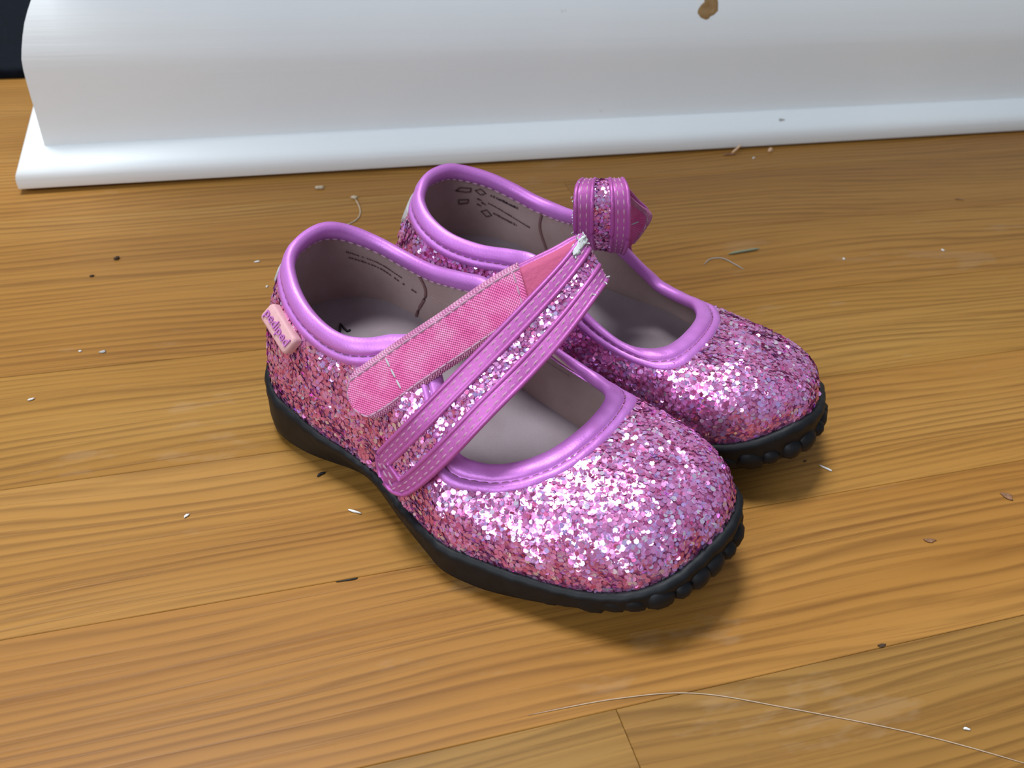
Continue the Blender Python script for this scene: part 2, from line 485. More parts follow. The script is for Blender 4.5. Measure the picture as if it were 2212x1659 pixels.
# ------------------------------------------------------------------ shoes
ST = [  # (sole edge s,t,z) (topline s,t,z), millimetres; s heel to toe, t towards the outer side of the foot
 ((-12, 0, 19), (-3, 0, 63)), ((-9.5, 12, 19), (-1.5, 9, 62.5)), ((-4, 21.5, 18.5), (2, 15.5, 60.5)), ((6, 28.5, 18), (9.5, 20.7, 58)),
 ((18, 30.3, 17), (18, 24, 55)), ((30, 30.2, 15), (27, 25, 52.5)), ((41, 29.4, 14), (35, 24.3, 52)), ((49, 29.6, 13.2), (42, 21.3, 53.2)),
 ((57, 30.8, 12.7), (48.5, 17.2, 55.4)), ((64, 32.5, 12.3), (55.5, 14.3, 55.6)), ((70, 34, 12), (64, 15.8, 49.5)), ((78, 35.6, 12), (74, 23.5, 40)),
 ((86, 36.5, 12), (80.5, 26.5, 36)), ((97, 34, 12), (87, 25, 35.5)), ((108, 30.8, 12), (92, 22.6, 36.3)), ((119, 27.3, 12.8), (97, 18.5, 38)),
 ((130, 22.8, 14.5), (100.8, 12, 39.5)), ((138, 17.5, 17), (102.7, 5, 41)), ((143, 10, 20), (103.3, -1.5, 41.8)), ((145.8, -3, 23.5), (103, -7.5, 42)),
 ((145.8, -14, 25.5), (102.2, -13, 42)), ((141.5, -22.5, 25), (100.5, -17.8, 42.3)), ((132, -30.0, 20.8), (97, -20.3, 43)), ((117, -32.4, 15.6), (91, -20.8, 44)),
 ((102, -31.4, 13.4), (83, -20.2, 45.8)), ((87, -28.9, 12.8), (74, -19, 49.5)), ((73, -27.4, 12.8), (66, -18.2, 54)), ((61, -26.6, 13.3), (58, -18.8, 57.5)),
 ((50.5, -26, 13.9), (50, -20, 58.5)), ((38, -25.3, 15), (41, -20, 56.3)), ((24, -25.5, 16.5), (29, -20, 53.8)), ((12, -25.2, 17.5), (17.5, -19.6, 54)),
 ((2, -23.5, 18.2), (8, -17.2, 56.3)), ((-6.5, -16.5, 18.8), (1, -12.5, 59.3)), ((-10.5, -8.5, 19), (-2, -6.5, 62))]
PER = 7
NV = 25

class Shoe:
    """geometry of one shoe in its own frame (metres): x heel to toe, y outwards, z up; mirror flips y"""
    def __init__(s, mirror, swing):
        A = np.array([p for p, q in ST], float); B = np.array([q for p, q in ST], float)
        wgt = np.interp(np.arange(len(ST)), [10, 12, 24.5, 28.5], [0, 1, 1, 0])       # throat sits low
        B = B + wgt[:, None] * np.array([-1.5, -2.3, -2.5])
        wg2 = np.interp(np.arange(len(ST)), [20.5, 23, 25, 29.5], [0, 0.9, 0.9, 0])
        B = B + wg2[:, None] * np.array([-1.7, -3.0, -2.7])
        for X in (A, B):
            k = np.clip((X[:, 0] - 40) / 105, 0, None)
            X[:, 1] += swing * k ** 1.5
            if mirror: X[:, 1] *= -1
        s.sg = -1 if mirror else 1
        s.P0 = catmull(A, PER) / 1000; s.P2 = catmull(B, PER) / 1000
        s.n = len(s.P0)
        d = s.P0 - s.P2; d[:, 2] = 0
        t = np.roll(s.P0, -1, 0) - np.roll(s.P0, 1, 0); t[:, 2] = 0
        t /= np.linalg.norm(t, axis=1)[:, None]
        nrm = np.stack([t[:, 1], -t[:, 0], np.zeros(s.n)], 1)
        if (nrm * d).sum() < 0: nrm = -nrm
        s.out0 = nrm
        dist = (d * nrm).sum(1).clip(0.0005)
        pd = np.linalg.norm(d, axis=1)
        dn = d / pd[:, None]
        H = s.P2[:, 2] - s.P0[:, 2]
        C1 = s.P0 + nrm * 0.0018; C1[:, 2] += H * 0.42 + pd * 0.26
        C2 = s.P2 + dn * (0.46 * pd)[:, None]; C2[:, 2] += 0.05 * pd - 0.16 * H
        v = np.linspace(0, 1, NV)[None, :, None]
        s.S = ((1 - v) ** 3) * s.P0[:, None] + 3 * v * (1 - v) ** 2 * C1[:, None] + 3 * v * v * (1 - v) * C2[:, None] + v ** 3 * s.P2[:, None]
        du = np.roll(s.S, -1, 0) - np.roll(s.S, 1, 0); dv = np.gradient(s.S, axis=1)
        N = np.cross(du, dv); N /= np.linalg.norm(N, axis=2)[..., None] + 1e-12
        if (N[:, NV // 2] * nrm).sum() < 0: N = -N
        s.N = N
        seg = np.linalg.norm(np.diff(s.S, axis=1), axis=2)
        s.arc = np.concatenate([np.zeros((s.n, 1)), np.cumsum(seg, 1)], 1)   # from the sole up
        # slant of each column against the topline, so that widths are measured square to it
        tl = np.roll(s.P2, -1, 0) - np.roll(s.P2, 1, 0); tl /= np.linalg.norm(tl, axis=1)[:, None]
        cd = s.S[:, -1] - s.S[:, -5]; cd /= np.linalg.norm(cd, axis=1)[:, None]
        sn = np.linalg.norm(np.cross(tl, cd), axis=1).clip(0.58)
        s.sn = sum(np.roll(sn, k) for k in range(-6, 7)) / 13
    def at(s, i, dist):
        """point and normal on column i, `dist` metres below the topline along the surface"""
        i %= s.n
        a = s.arc[i, -1] - dist / s.sn[i]
        j = np.clip(np.searchsorted(s.arc[i], a) - 1, 0, NV - 2)
        q = (a - s.arc[i, j]) / (s.arc[i, j + 1] - s.arc[i, j] + 1e-12)
        P = s.S[i, j] * (1 - q) + s.S[i, j + 1] * q; N = s.N[i, j] * (1 - q) + s.N[i, j + 1] * q
        return P, N / np.linalg.norm(N)
    def uvpt(s, uf, dist):
        i = int(math.floor(uf)); q = uf - i
        a, na = s.at(i, dist); b, nb = s.at(i + 1, dist)
        n_ = na * (1 - q) + nb * q
        return a * (1 - q) + b * q, n_ / np.linalg.norm(n_)

def scatter(tris, count, rad, tilt, lift):
    """hexagonal flakes scattered by area over triangles with vertex positions (n,3,3)"""
    e1, e2 = tris[:, 1] - tris[:, 0], tris[:, 2] - tris[:, 0]
    cr = np.cross(e1, e2); ar = np.linalg.norm(cr, axis=1)
    nrm = cr / (ar[:, None] + 1e-20)
    idx = rng.choice(len(tris), count, p=ar / ar.sum())
    a, b = rng.random(count), rng.random(count)
    fl = a + b > 1; a[fl], b[fl] = 1 - a[fl], 1 - b[fl]
    P = tris[idx, 0] + a[:, None] * e1[idx] + b[:, None] * e2[idx]
    N = nrm[idx]
    sig = tilt * np.where(rng.random(count) < 0.18, 2.4, 1.0)
    co = np.zeros((count, 3))
    for _ in range(7):
        kv = rng.normal(size=3) * 420; co += np.sin(P @ kv + rng.uniform(0, 6.28))[:, None] * rng.normal(size=3) * 0.055
    N2 = N + co + rng.normal(size=(count, 3)) * sig[:, None]; N2 /= np.linalg.norm(N2, axis=1)[:, None]
    rnd = rng.normal(size=(count, 3))
    U = np.cross(N2, rnd); U /= np.linalg.norm(U, axis=1)[:, None]; W = np.cross(N2, U)
    P = P + N * rng.uniform(lift[0], lift[1], count)[:, None]
    R = rad * rng.uniform(0.75, 1.2, count)
    an = np.arange(6) * math.pi / 3
    V = P[:, None] + R[:, None, None] * (np.cos(an)[None, :, None] * U[:, None] + np.sin(an)[None, :, None] * W[:, None])
    return V, rng.random(count)

def stitch_boxes(points, normals, length, wid, hgt, gap):
    """little raised stitches along a polyline"""
    P = np.asarray(points); N = np.asarray(normals)
    seg = np.linalg.norm(np.diff(P, axis=0), axis=1); arc = np.concatenate([[0], np.cumsum(seg)])
    V, F = [], []
    a = 0.0
    while a + length < arc[-1]:
        pts = []
        for q in (a, a + length * 0.5, a + length):
            j = min(np.searchsorted(arc, q, 'right') - 1, len(P) - 2)
            f = (q - arc[j]) / (seg[j] + 1e-12)
            pts.append((P[j] * (1 - f) + P[j + 1] * f, N[j]))
        tdir = pts[2][0] - pts[0][0]; tdir /= np.linalg.norm(tdir) + 1e-12
        base = len(V)
        for (p, n), k in zip(pts, (0.25, 1.0, 0.25)):
            sd = np.cross(tdir, n); sd /= np.linalg.norm(sd) + 1e-12
            V += [p + sd * wid * 0.5 * (0.6 + 0.4 * k), p + n * hgt * k, p - sd * wid * 0.5 * (0.6 + 0.4 * k)]
        for r in (0, 3):
            F += [(base + r, base + r + 3, base + r + 4, base + r + 1), (base + r + 1, base + r + 4, base + r + 5, base + r + 2)]
        a += length + gap
    return V, F

class Ribbon:
    """strap: pairs of edge points -> smooth band with thickness; side +1/-1 picks a face"""
    def __init__(s, L, R, per=10):
        s.L = catmull(L, per, False); s.R = catmull(R, per, False)
        C = (s.L + s.R) / 2
        s.T = np.gradient(C, axis=0)
        W = s.R - s.L
        N = np.cross(s.T, W); s.N = N / np.linalg.norm(N, axis=1)[:, None]
        s.arc = np.concatenate([[0], np.cumsum(np.linalg.norm(np.diff(C, axis=0), axis=1))])
        s.scale = np.ones(len(C))
    def round_ends(s, r0, r1):
        n = len(s.arc)
        for i in range(n):
            k = 1.0
            if r0 and s.arc[i] < r0: k = min(k, math.sqrt(max(0.0, 1 - (1 - s.arc[i] / r0) ** 2)))
            if r1 and s.arc[-1] - s.arc[i] < r1: k = min(k, math.sqrt(max(0.0, 1 - (1 - (s.arc[-1] - s.arc[i]) / r1) ** 2)))
            s.scale[i] = max(k, 0.16)
    def pt(s, i, w):
        c = (s.L[i] + s.R[i]) / 2; h = (s.R[i] - s.L[i])
        lim = 0.5 * s.scale[i]
        return c + h * (max(-lim, min(lim, w - 0.5)) if abs(w - 0.5) <= 0.5 else (w - 0.5) * s.scale[i])
    def slab(s, i0, i1, w0, w1, h0, h1, nw=7, crown=0.0):
        """closed slab between heights h0 and h1 along the normal"""
        idx = range(i0, i1 + 1); V, UV = [], []
        ring = [(w0 + (w1 - w0) * k / (nw - 1), 1) for k in range(nw)] + [(w1 - (w1 - w0) * k / (nw - 1), 0) for k in range(nw)]
        m_ = len(ring)
        for i in idx:
            for w_, top in ring:
                q = (w_ - w0) / (w1 - w0)
                e = min(1.0, min(q, 1 - q) / 0.10)
                bul = math.sqrt(max(0, 1 - (1 - e) ** 2))
                mid = (h0 + h1) / 2
                h = mid + ((h1 if top else h0) - mid) * (0.25 + 0.75 * bul) + (crown * 4 * q * (1 - q) if top else 0)
                V.append(s.pt(i, w_) + s.N[i] * h); UV.append((s.arc[i], w_))
        F = []
        n = i1 - i0 + 1
        for i in range(n - 1):
            for k in range(m_):
                k2 = (k + 1) % m_
                F.append((i * m_ + k, (i + 1) * m_ + k, (i + 1) * m_ + k2, i * m_ + k2))
        F.append(tuple(reversed(range(m_)))); F.append(tuple((n - 1) * m_ + k for k in range(m_)))
        return V, F, UV
    def strip_tris(s, i0, i1, w0, w1, h, flip):
        T = []
        for i in range(i0, i1):
            a, b, c, d = [s.pt(ii, ww) + s.N[ii] * h for ii, ww in ((i, w0), (i + 1, w0), (i + 1, w1), (i, w1))]
            T += [(a, b, c), (a, c, d)] if not flip else [(a, c, b), (a, d, c)]
        return np.array(T)

def text_mesh(body, size):
    cu = bpy.data.curves.new('t', 'FONT'); cu.body = body; cu.size = size
    cu.align_x = 'CENTER'; cu.align_y = 'CENTER'
    cu.resolution_u = 3
    ob = bpy.data.objects.new('t', cu); COL.objects.link(ob)
    dg = bpy.context.evaluated_depsgraph_get()
    me = bpy.data.meshes.new_from_object(ob.evaluated_get(dg))
    V = [tuple(v.co) for v in me.vertices]; F = [tuple(p.vertices) for p in me.polygons]
    bpy.data.objects.remove(ob, do_unlink=True); bpy.data.curves.remove(cu); bpy.data.meshes.remove(me)
    return np.array(V), F

def extrude_flat(V, F, place, h):
    """put flat 2-d mesh on a surface: place(x, y, height) -> point; gives it thickness h"""
    n = len(V)
    P = [place(x, y, 0.0) for x, y, *_ in V] + [place(x, y, h) for x, y, *_ in V]
    cnt = {}
    for f in F:
        for a, b in zip(f, f[1:] + f[:1]): cnt[(a, b)] = 1
    FF = [tuple(i + n for i in f) for f in F]
    for (a, b) in cnt:
        if (b, a) not in cnt: FF.append((a, b, b + n, a + n))
    return P, FF

INS_V = 5     # row of the surface where the insole meets the lining
def build_shoe(name, label, mirror, swing, loc, ang, toe_lug_scale=1.0):
    g = Shoe(mirror, swing)
    n = g.n; sg = g.sg
    root = empty(name, (loc[0], loc[1], 0.0)); root.rotation_euler = (0, 0, ang)
    tag(root, label, 'shoe', 'pair of pink glitter shoes')
    flip = (sg < 0)
    def fix(F): return [f[::-1] for f in F] if flip else F
    # upper -------------------------------------------------------------
    upper = mesh_obj('upper', g.S.reshape(-1, 3), fix(grid_faces(n, NV, True)), M['glitter'], root)
    upper['label'] = 'pink glitter upper'
    tri = []
    for i in range(n):
        i2 = (i + 1) % n
        for j in range(NV - 1):
            if (g.arc[i, -1] - g.arc[i, j]) * g.sn[i] < 0.0062: continue
            a, b, c, d = g.S[i, j], g.S[i2, j], g.S[i2, j + 1], g.S[i, j + 1]
            t1, t2 = (a, b, c), (a, c, d)
            if np.dot(np.cross(b - a, c - a), g.N[i, j]) < 0: t1, t2 = (a, c, b), (a, d, c)
            tri += [t1, t2]
    V, at = scatter(np.array(tri), 20000, 0.00074, 0.13, (0.00012, 0.00045))
    fl = big_mesh('glitter_flakes', V, 6, M['flake'], upper, at); tag(fl, 'dense pink and lilac glitter flakes', kind='stuff')
    # lining ------------------------------------------------------------
    LV = g.S - g.N * 0.0019
    LV[:, -1] = g.S[:, -1] - g.N[:, -1] * 0.0012
    lin = LV[:, 1:]
    lining = mesh_obj('lining', lin.reshape(-1, 3), fix([f[::-1] for f in grid_faces(n, lin.shape[1], True)]), M['lining'], root)
    # insole ------------------------------------------------------------
    ring = LV[:, INS_V].copy(); ring[:, 2] = np.minimum(ring[:, 2], np.interp(ring[:, 0], [-0.012, 0.02, 0.06, 0.09, 0.12, 0.146], [0.0290, 0.0282, 0.0215, 0.0152, 0.0165, 0.024]))
    zfun = lambda x: np.interp(x, [-0.012, 0.02, 0.06, 0.09, 0.12, 0.146], [0.0290, 0.0282, 0.0215, 0.0152, 0.0165, 0.024])
    tm = np.interp(ring[:, 0].clip(0.0, 0.130), [0.0, 0.06, 0.13], [0.001 * sg, 0.002 * sg, (-0.004 + swing * 0.0008) * sg])
    ctr = np.stack([ring[:, 0].clip(0.006, 0.128), tm, np.zeros(n)], 1)
    rows = []
    for q in (0, 0.08, 0.2, 0.4, 0.6, 0.8, 0.95, 1.0):
        r_ = ring * (1 - q) + ctr * q
        r_[:, 2] = zfun(r_[:, 0]) - 0.0022 * (1 - (1 - q) ** 2)
        rows.append(r_)
    IV = np.stack(rows, 1)
    insole = mesh_obj('insole', IV.reshape(-1, 3), fix(grid_faces(n, IV.shape[1], True)), M['insole'], root)
    # binding round the topline -----------------------------------------
    BV = []
    prof_out = [(0.0072, 0.0001), (0.0069, 0.0007), (0.0058, 0.00085), (0.0049, 0.00085), (0.0044, -0.0001), (0.0040, 0.0008), (0.0029, 0.00125), (0.0014, 0.00120)]
    prof_in = [(0.0012, 0.0009), (0.0028, 0.0008), (0.0044, 0.0005), (0.0050, 0.0)]
    for i in range(n):
        wob = 0.00007 * math.sin(i * 0.9) + 0.00012 * math.sin(i * 0.31)
        for d, h in prof_out:
            P, N = g.at(i, d); BV.append(P + N * (h + wob * (h > 0.0008)))
        P, N = g.at(i, 0.0)
        up = (P - g.at(i, 0.003)[0]); up /= np.linalg.norm(up)
        BV.append(P + N * 0.0008 + up * 0.0009); BV.append(P - N * 0.0008 + up * 0.0010); BV.append(P - N * 0.0020 + up * 0.0004)
        for d, h in prof_in:
            P, N = g.at(i, d); BV.append(P - N * (0.0019 + h))
    nb = len(prof_out) + 3 + len(prof_in)
    bind = mesh_obj('topline_binding', BV, fix(grid_faces(n, nb, True)), M['satin'], root)
    bind['label'] = 'mauve satin binding round the opening'
    pts, nn = [], []
    for i in range(n + 1):
        P, N = g.at(i, 0.00445); pts.append(P + N * 0.00022); nn.append(N)
    V, F = stitch_boxes(pts, nn, 0.0019, 0.0007, 0.0005, 0.0010)
    stc = mesh_obj('stitching', V, F, M['thread_dark'], bind); tag(stc, kind='stuff')
    pts, nn = [], []
    for i in range(n + 1):
        P, N = g.at(i, 0.0040); pts.append(P - N * 0.0026); nn.append(-N)
    V, F = stitch_boxes(pts, nn, 0.0019, 0.0006, 0.0005, 0.0010)
    stc = mesh_obj('stitching', V, F, M['thread'], bind); tag(stc, kind='stuff')
    # lining seams --------------------------------------------------------
    for uf in (30.4 * PER, 5.4 * PER):
        i = int(uf); path = []
        for j in range(INS_V, NV - 2):
            uu = i + 1.2 * math.sin(j * 0.35); i1 = int(math.floor(uu)); q = uu - i1
            path.append(LV[i1 % n, j] * (1 - q) + LV[(i1 + 1) % n, j] * q - g.N[i % n, j] * 0.0002)
        V, F = tube(path, 0.00055, 6)
        mesh_obj('seam', V, F, M['seam'], lining)
    pts = []
    for k in range(int(25.0 * PER), int(30.2 * PER)):
        pts.append(LV[k % n, 13] - g.N[k % n, 13] * 0.0001)
    V, F = tube(pts, 0.0003, 5); mesh_obj('seam', V, F, M['lining'], lining)
    # sole ---------------------------------------------------------------
    def zb(x): return np.where(x > 0.096, 0.0158 * ((x - 0.096).clip(0) / 0.050) ** 1.4, 0.0) + np.where(x < 0.004, 0.0022 * ((0.004 - x).clip(0) / 0.016) ** 1.5, 0)
    sx_ = g.P0[:, 0]
    side = (g.P0[:, 1] * sg > 0)
    inset = 0.0014 + 0.0066 * np.exp(-((sx_ - 0.042) / 0.018) ** 2) + np.where(side, 0.002, 0.001) * np.exp(-((sx_ - 0.072) / 0.014) ** 2)
    inset -= 0.0010 * np.clip((sx_ - 0.118) / 0.022, 0, 1)
    bot = g.P0 - g.out0 * inset[:, None]; bot[:, 2] = zb(sx_)
    top = g.P0.copy(); top[:, 2] += 0.0022 * np.clip((sx_ - 0.126) / 0.016, 0, 1)
    H = top[:, 2] - bot[:, 2]
    rowsS = []
    wv = 0.00018 * np.sin(np.arange(n) * 1.7) + 0.00012 * np.sin(np.arange(n) * 0.61)
    for q, o_, dz in ((0, -0.0016, 0.0006), (0, 0.0006, 0.0010), (0, 0.0019, 0.0006), (0.10, 0.0025, 0), (0.35, 0.0024, 0), (0.65, 0.0027, 0), (0.85, 0.0024, 0), (0.96, 0.0012, 0), (1.0, -0.0006, 0), (1.0, -0.006, 0)):
        r_ = top * (1 - q) + bot * q
        r_ = r_ + g.out0 * (o_ + (wv if q < 0.2 else 0 * wv) + (0.0007 * np.clip((sx_ - 0.126) / 0.016, 0, 1) if o_ > 0 else 0))[:, None]
        r_[:, 2] = top[:, 2] - H * q + dz
        rowsS.append(r_)
    cb = np.stack([bot[:, 0].clip(0.01, 0.125), np.full(n, 0.001 * sg), zb(bot[:, 0].clip(0.01, 0.125))], 1)
    rowsS.append(bot * 0.5 + cb * 0.5); rowsS[-1][:, 2] = zb(rowsS[-1][:, 0])
    rowsS.append(cb)
    SV = np.stack(rowsS, 1)
    sole = mesh_obj('sole', SV.reshape(-1, 3), fix([f[::-1] for f in grid_faces(n, SV.shape[1], True)]), M['rubber'], root)
    sole['label'] = 'black rubber sole'
    # knobbly lugs wrapped round the toe
    per_arc = np.concatenate([[0], np.cumsum(np.linalg.norm(np.diff(g.P0, axis=0), axis=1))])
    a0, a1 = per_arc[int(12.5 * PER)], per_arc[int(22.6 * PER)]
    na = int((a1 - a0) / 0.0060)
    for k in range(na + 1):
        i = int(np.searchsorted(per_arc, a0 + (a1 - a0) * k / na)) % n
        x = sx_[i]
        big = float(np.interp(i / PER, [14.5, 16.0, 17.5, 18.5, 20.8, 21.8, 22.8], [0.0, 0.10, 0.6, 1.0, 1.0, 0.5, 0.0]))
        q = 0.58 + 0.10 * big
        c = top[i] * (1 - q) + bot[i] * q + g.out0[i] * 0.0012; c[2] = top[i, 2] - H[i] * q
        tg = np.cross(g.out0[i], [0, 0, 1.0])
        bm = bmesh.new(); bmesh.ops.create_icosphere(bm, subdivisions=2, radius=1)
        kk = 1 + 0.2 * math.sin(k * 2.3)
        VV = []
        for v in bm.verts:
            p = np.array(v.co); sq = 1.0 / max(np.abs(p)) ** 0.35
            p = p * sq
            VV.append(c + tg * p[0] * 0.0040 * kk + g.out0[i] * p[1] * (0.0014 + 0.0030 * big) + np.array([0, 0, 1.0]) * p[2] * (0.0026 + 0.0013 * big) * kk)
        VV = [np.array((p[0], p[1], max(p[2], 0.0002))) for p in VV]
        FF = [tuple(v.index for v in f.verts) for f in bm.faces]; bm.free()
        mesh_obj('tread_lug', VV, FF, M['rubber'], sole)
    # grey tape up the back of the heel ------------------------------------
    V = []; ks = range(-13, 14)
    for k in ks:
        for j in range(9):
            P, N = g.at(k, 0.0066 + (0.003 + 0.013 * (1 - (k / 13) ** 2)) * j / 8); V.append(P + N * (0.0011 if abs(k) < 13 and 0 < j < 8 else 0.0002))
    mesh_obj('heel_tape', V, fix(grid_faces(27, 9, False)), M['heeltape'], root)
    return root, g, lining, insole, LV, fix

def finish_strap(root, name_lab, rb, i_glit, i_vel, top_sign, vel_w=(0.0, 1.0)):
    """leather straps with glitter stripe on one face and pink fuzz / hook tape on the other"""
    n = len(rb.arc)
    h = 0.0008
    V, F, UV = rb.slab(0, n - 1, 0.0, 1.0, -h, h, 9)
    strap = mesh_obj('strap', V, F, M['satin_strap'], root, uvs=UV)
    strap['label'] = name_lab
    ts = top_sign
    def slab(i0, i1, w0, w1, a, b, **kw):
        lo, hi = (a, b) if ts > 0 else (-b, -a)
        return rb.slab(i0, i1, w0, w1, lo, hi, **kw)
    # outer face: two stitched bands with a rolled rim each, glitter between
    for w0, w1 in ((0.0, 0.33), (0.67, 1.0)):
        V, F, UV = slab(0, n - 1, w0, w1, h - 0.0002, h + 0.0007, nw=7)
        mesh_obj('edge_band', V, F, M['satin_strap'], strap)
    for w_ in (0.015, 0.315, 0.685, 0.985):
        path = [rb.pt(i, w_) + rb.N[i] * ts * (h + 0.0004) for i in (range(i_glit[0], n) if 0.1 < w_ < 0.9 else range(n))]
        V, F = tube(path, 0.00075, 7); mesh_obj('piping', V, F, M['satin_strap'], strap)
    for w_ in (0.105, 0.215, 0.785, 0.895):
        ir = range(max(1, i_glit[0] - 5), n)
        P = [rb.pt(i, w_) + rb.N[i] * ts * (h + 0.0006) for i in ir]
        V, F = stitch_boxes(P, [rb.N[i] * ts for i in ir], 0.0021, 0.0006, 0.0005, 0.0009)
        tag(mesh_obj('stitching', V, F, M['thread'], strap), kind='stuff')
    ig = i_glit[0]
    if rb.scale[0] < 1:      # closed end of the stripe: cross piping and curved stitching
        V, F = tube([rb.pt(ig, 0.315 + 0.37 * k / 6) + rb.N[ig] * ts * (h + 0.0004) for k in range(7)], 0.00075, 7)
        mesh_obj('piping', V, F, M['satin_strap'], strap)
        for kq, wq in ((ig - 2, 0.22), (ig - 4, 0.13)):
            P = [rb.pt(max(1, kq), wq + (1 - 2 * wq) * k / 8) + rb.N[max(1, kq)] * ts * (h + 0.0006) for k in range(9)]
            V, F = stitch_boxes(P, [rb.N[max(1, kq)] * ts] * 9, 0.0021, 0.0006, 0.0005, 0.0009)
            tag(mesh_obj('stitching', V, F, M['thread'], strap), kind='stuff')
        V, F, UV = slab(0, ig, 0.30, 0.70, h - 0.0002, h + 0.0006, nw=5)
        mesh_obj('edge_band', V, F, M['satin_strap'], strap)
    T = rb.strip_tris(i_glit[0], i_glit[1], 0.335, 0.665, ts * (h + 0.0001), ts < 0)
    V, at = scatter(T, 1300, 0.00058, 0.16, (0.0001, 0.0006))
    tag(big_mesh('glitter_flakes', V, 6, M['flake'], strap, at), kind='stuff')
    # inner face: fuzzy lining, then the hook tape
    def slab_in(i0, i1, w0, w1, a, b, **kw):
        lo, hi = (-b, -a) if ts > 0 else (a, b)
        return rb.slab(i0, i1, w0, w1, lo, hi, **kw)
    V, F, UV = slab_in(0, n - 1, 0.06, 0.94, h - 0.0002, h + 0.0003)
    mesh_obj('strap_lining', V, F, M['fuzz'], strap, uvs=UV)
    if i_vel:
        V, F, UV = slab_in(i_vel[0], i_vel[1], vel_w[0], vel_w[1], h + 0.0001, h + 0.0010, nw=9)
        UV = [(u, (w_ - vel_w[0]) / (vel_w[1] - vel_w[0])) for u, w_ in UV]
        vt = mesh_obj('hook_tape', V, F, M['velcro'], strap, uvs=UV); vt['label'] = 'bright pink hook tape'
        for w_ in (0.11, 0.89):
            P = [rb.pt(i, vel_w[0] + (vel_w[1] - vel_w[0]) * w_) - rb.N[i] * ts * (h + 0.00105) for i in range(i_vel[0], i_vel[1] + 1)]
            V, F = stitch_boxes(P, [-rb.N[i] * ts for i in range(i_vel[0], i_vel[1] + 1)], 0.0022, 0.0005, 0.0004, 0.0006)
            tag(mesh_obj('stitching', V, F, M['thread'], vt), kind='stuff')
        for fr in (0.03, 0.66):
            i = int(i_vel[0] + (i_vel[1] - i_vel[0]) * fr)
            P = [rb.pt(i, 0.12 + 0.76 * k / 8) - rb.N[i] * ts * (h + 0.00105) for k in range(9)]
            V, F = stitch_boxes(P, [-rb.N[i] * ts] * 9, 0.0026, 0.0006, 0.0005, 0.0008)
            tag(mesh_obj('stitching', V, F, M['fray'] if fr > 0.5 else M['thread'], vt), kind='stuff')
    return strap

# ---- near shoe ------------------------------------------------------------
AX = (0.57993129, -0.81466539)
ANG = math.atan2(AX[1], AX[0])
# local frame: x along the axis, y = left of the axis in world; the outer side of this right shoe is on its right, so mirror
root, g, lining, insole, LV, fix = build_shoe('glitter_shoe', 'pink glitter shoe nearest the viewer with its strap folded across the opening', True, 0.0, (0.025, 0.260), ANG)
mm = lambda a: np.array([(p[0], -p[1], p[2]) for p in a]) / 1000
Lp = mm([(57.6, 35.2, 27.0), (61.0, 34.4, 33.5), (68.3, 30.4, 46.2), (74.3, 18.3, 59), (78.4, 4.7, 70), (80.8, -7.1, 77.5), (81.2, -17, 82.4), (79.4, -22.5, 84.8), (76.0, -16, 82), (67.5, -4.3, 75), (59, 8.8, 65), (51.6, 18.2, 56.2), (45.2, 25.4, 48.4), (40.2, 31.0, 42.5)])
Rp = mm([(66.5, 36.6, 18.0), (74.0, 35.2, 26.0), (82.7, 30.9, 40.4), (88.1, 22.9, 52), (90.6, 8.1, 60.5), (92.8, -1.3, 67.8), (93.0, -13.5, 74.8), (90.5, -20.8, 76.0), (85.0, -13, 71.8), (76.5, -0.4, 65), (68.7, 9.6, 56), (61.9, 20.2, 47.6), (55.7, 27.2, 39.4), (50.0, 32.0, 33.6)])
rb = Ribbon(Lp, Rp, 9)
rb.round_ends(0.0065, 0.0065)
n_rb = len(rb.arc)
mid = n_rb // 4
ts = 1 if np.dot(rb.N[mid], np.array([0.5, -0.6, 0.7])) > 0 else -1
iv0 = int(np.searchsorted(rb.arc, rb.arc[7 * 9] + 0.018))
strap = finish_strap(root, 'orchid strap with a glitter stripe, folded back on itself', rb, (7, n_rb - 30), (iv0, n_rb - 1), ts, (-0.05, 1.05))
# white fraying at the fold
i0 = 6 * 9 + 3
V, F, UV_ = rb.slab(i0 - 3, i0 + 7, -0.02, 0.17, ts * 0.0004 if ts > 0 else -0.0021, 0.0021 if ts > 0 else -0.0004, nw=7)
V = [np.array(v) + np.array([random.gauss(0, 0.00022) for _ in range(3)]) for v in V]
for k in range(16):
    i = i0 + random.randint(-3, 8); w_ = random.uniform(-0.03, 0.18) if k < 11 else random.uniform(0.93, 1.0)
    p = rb.pt(i, w_) + rb.N[i] * ts * 0.0018
    d = np.array([random.gauss(0, 1) for _ in range(3)]); d /= np.linalg.norm(d)
    q = p + d * random.uniform(0.0005, 0.0011)
    v, f = tube([p, (p + q) / 2 + 0.0001, q], 0.0002, 5); b0 = len(V); V += v; F += [tuple(x + b0 for x in ff) for ff in f]
tag(mesh_obj('fray', V, F, M['fray'], strap), 'white frayed threads at the fold', kind='stuff')

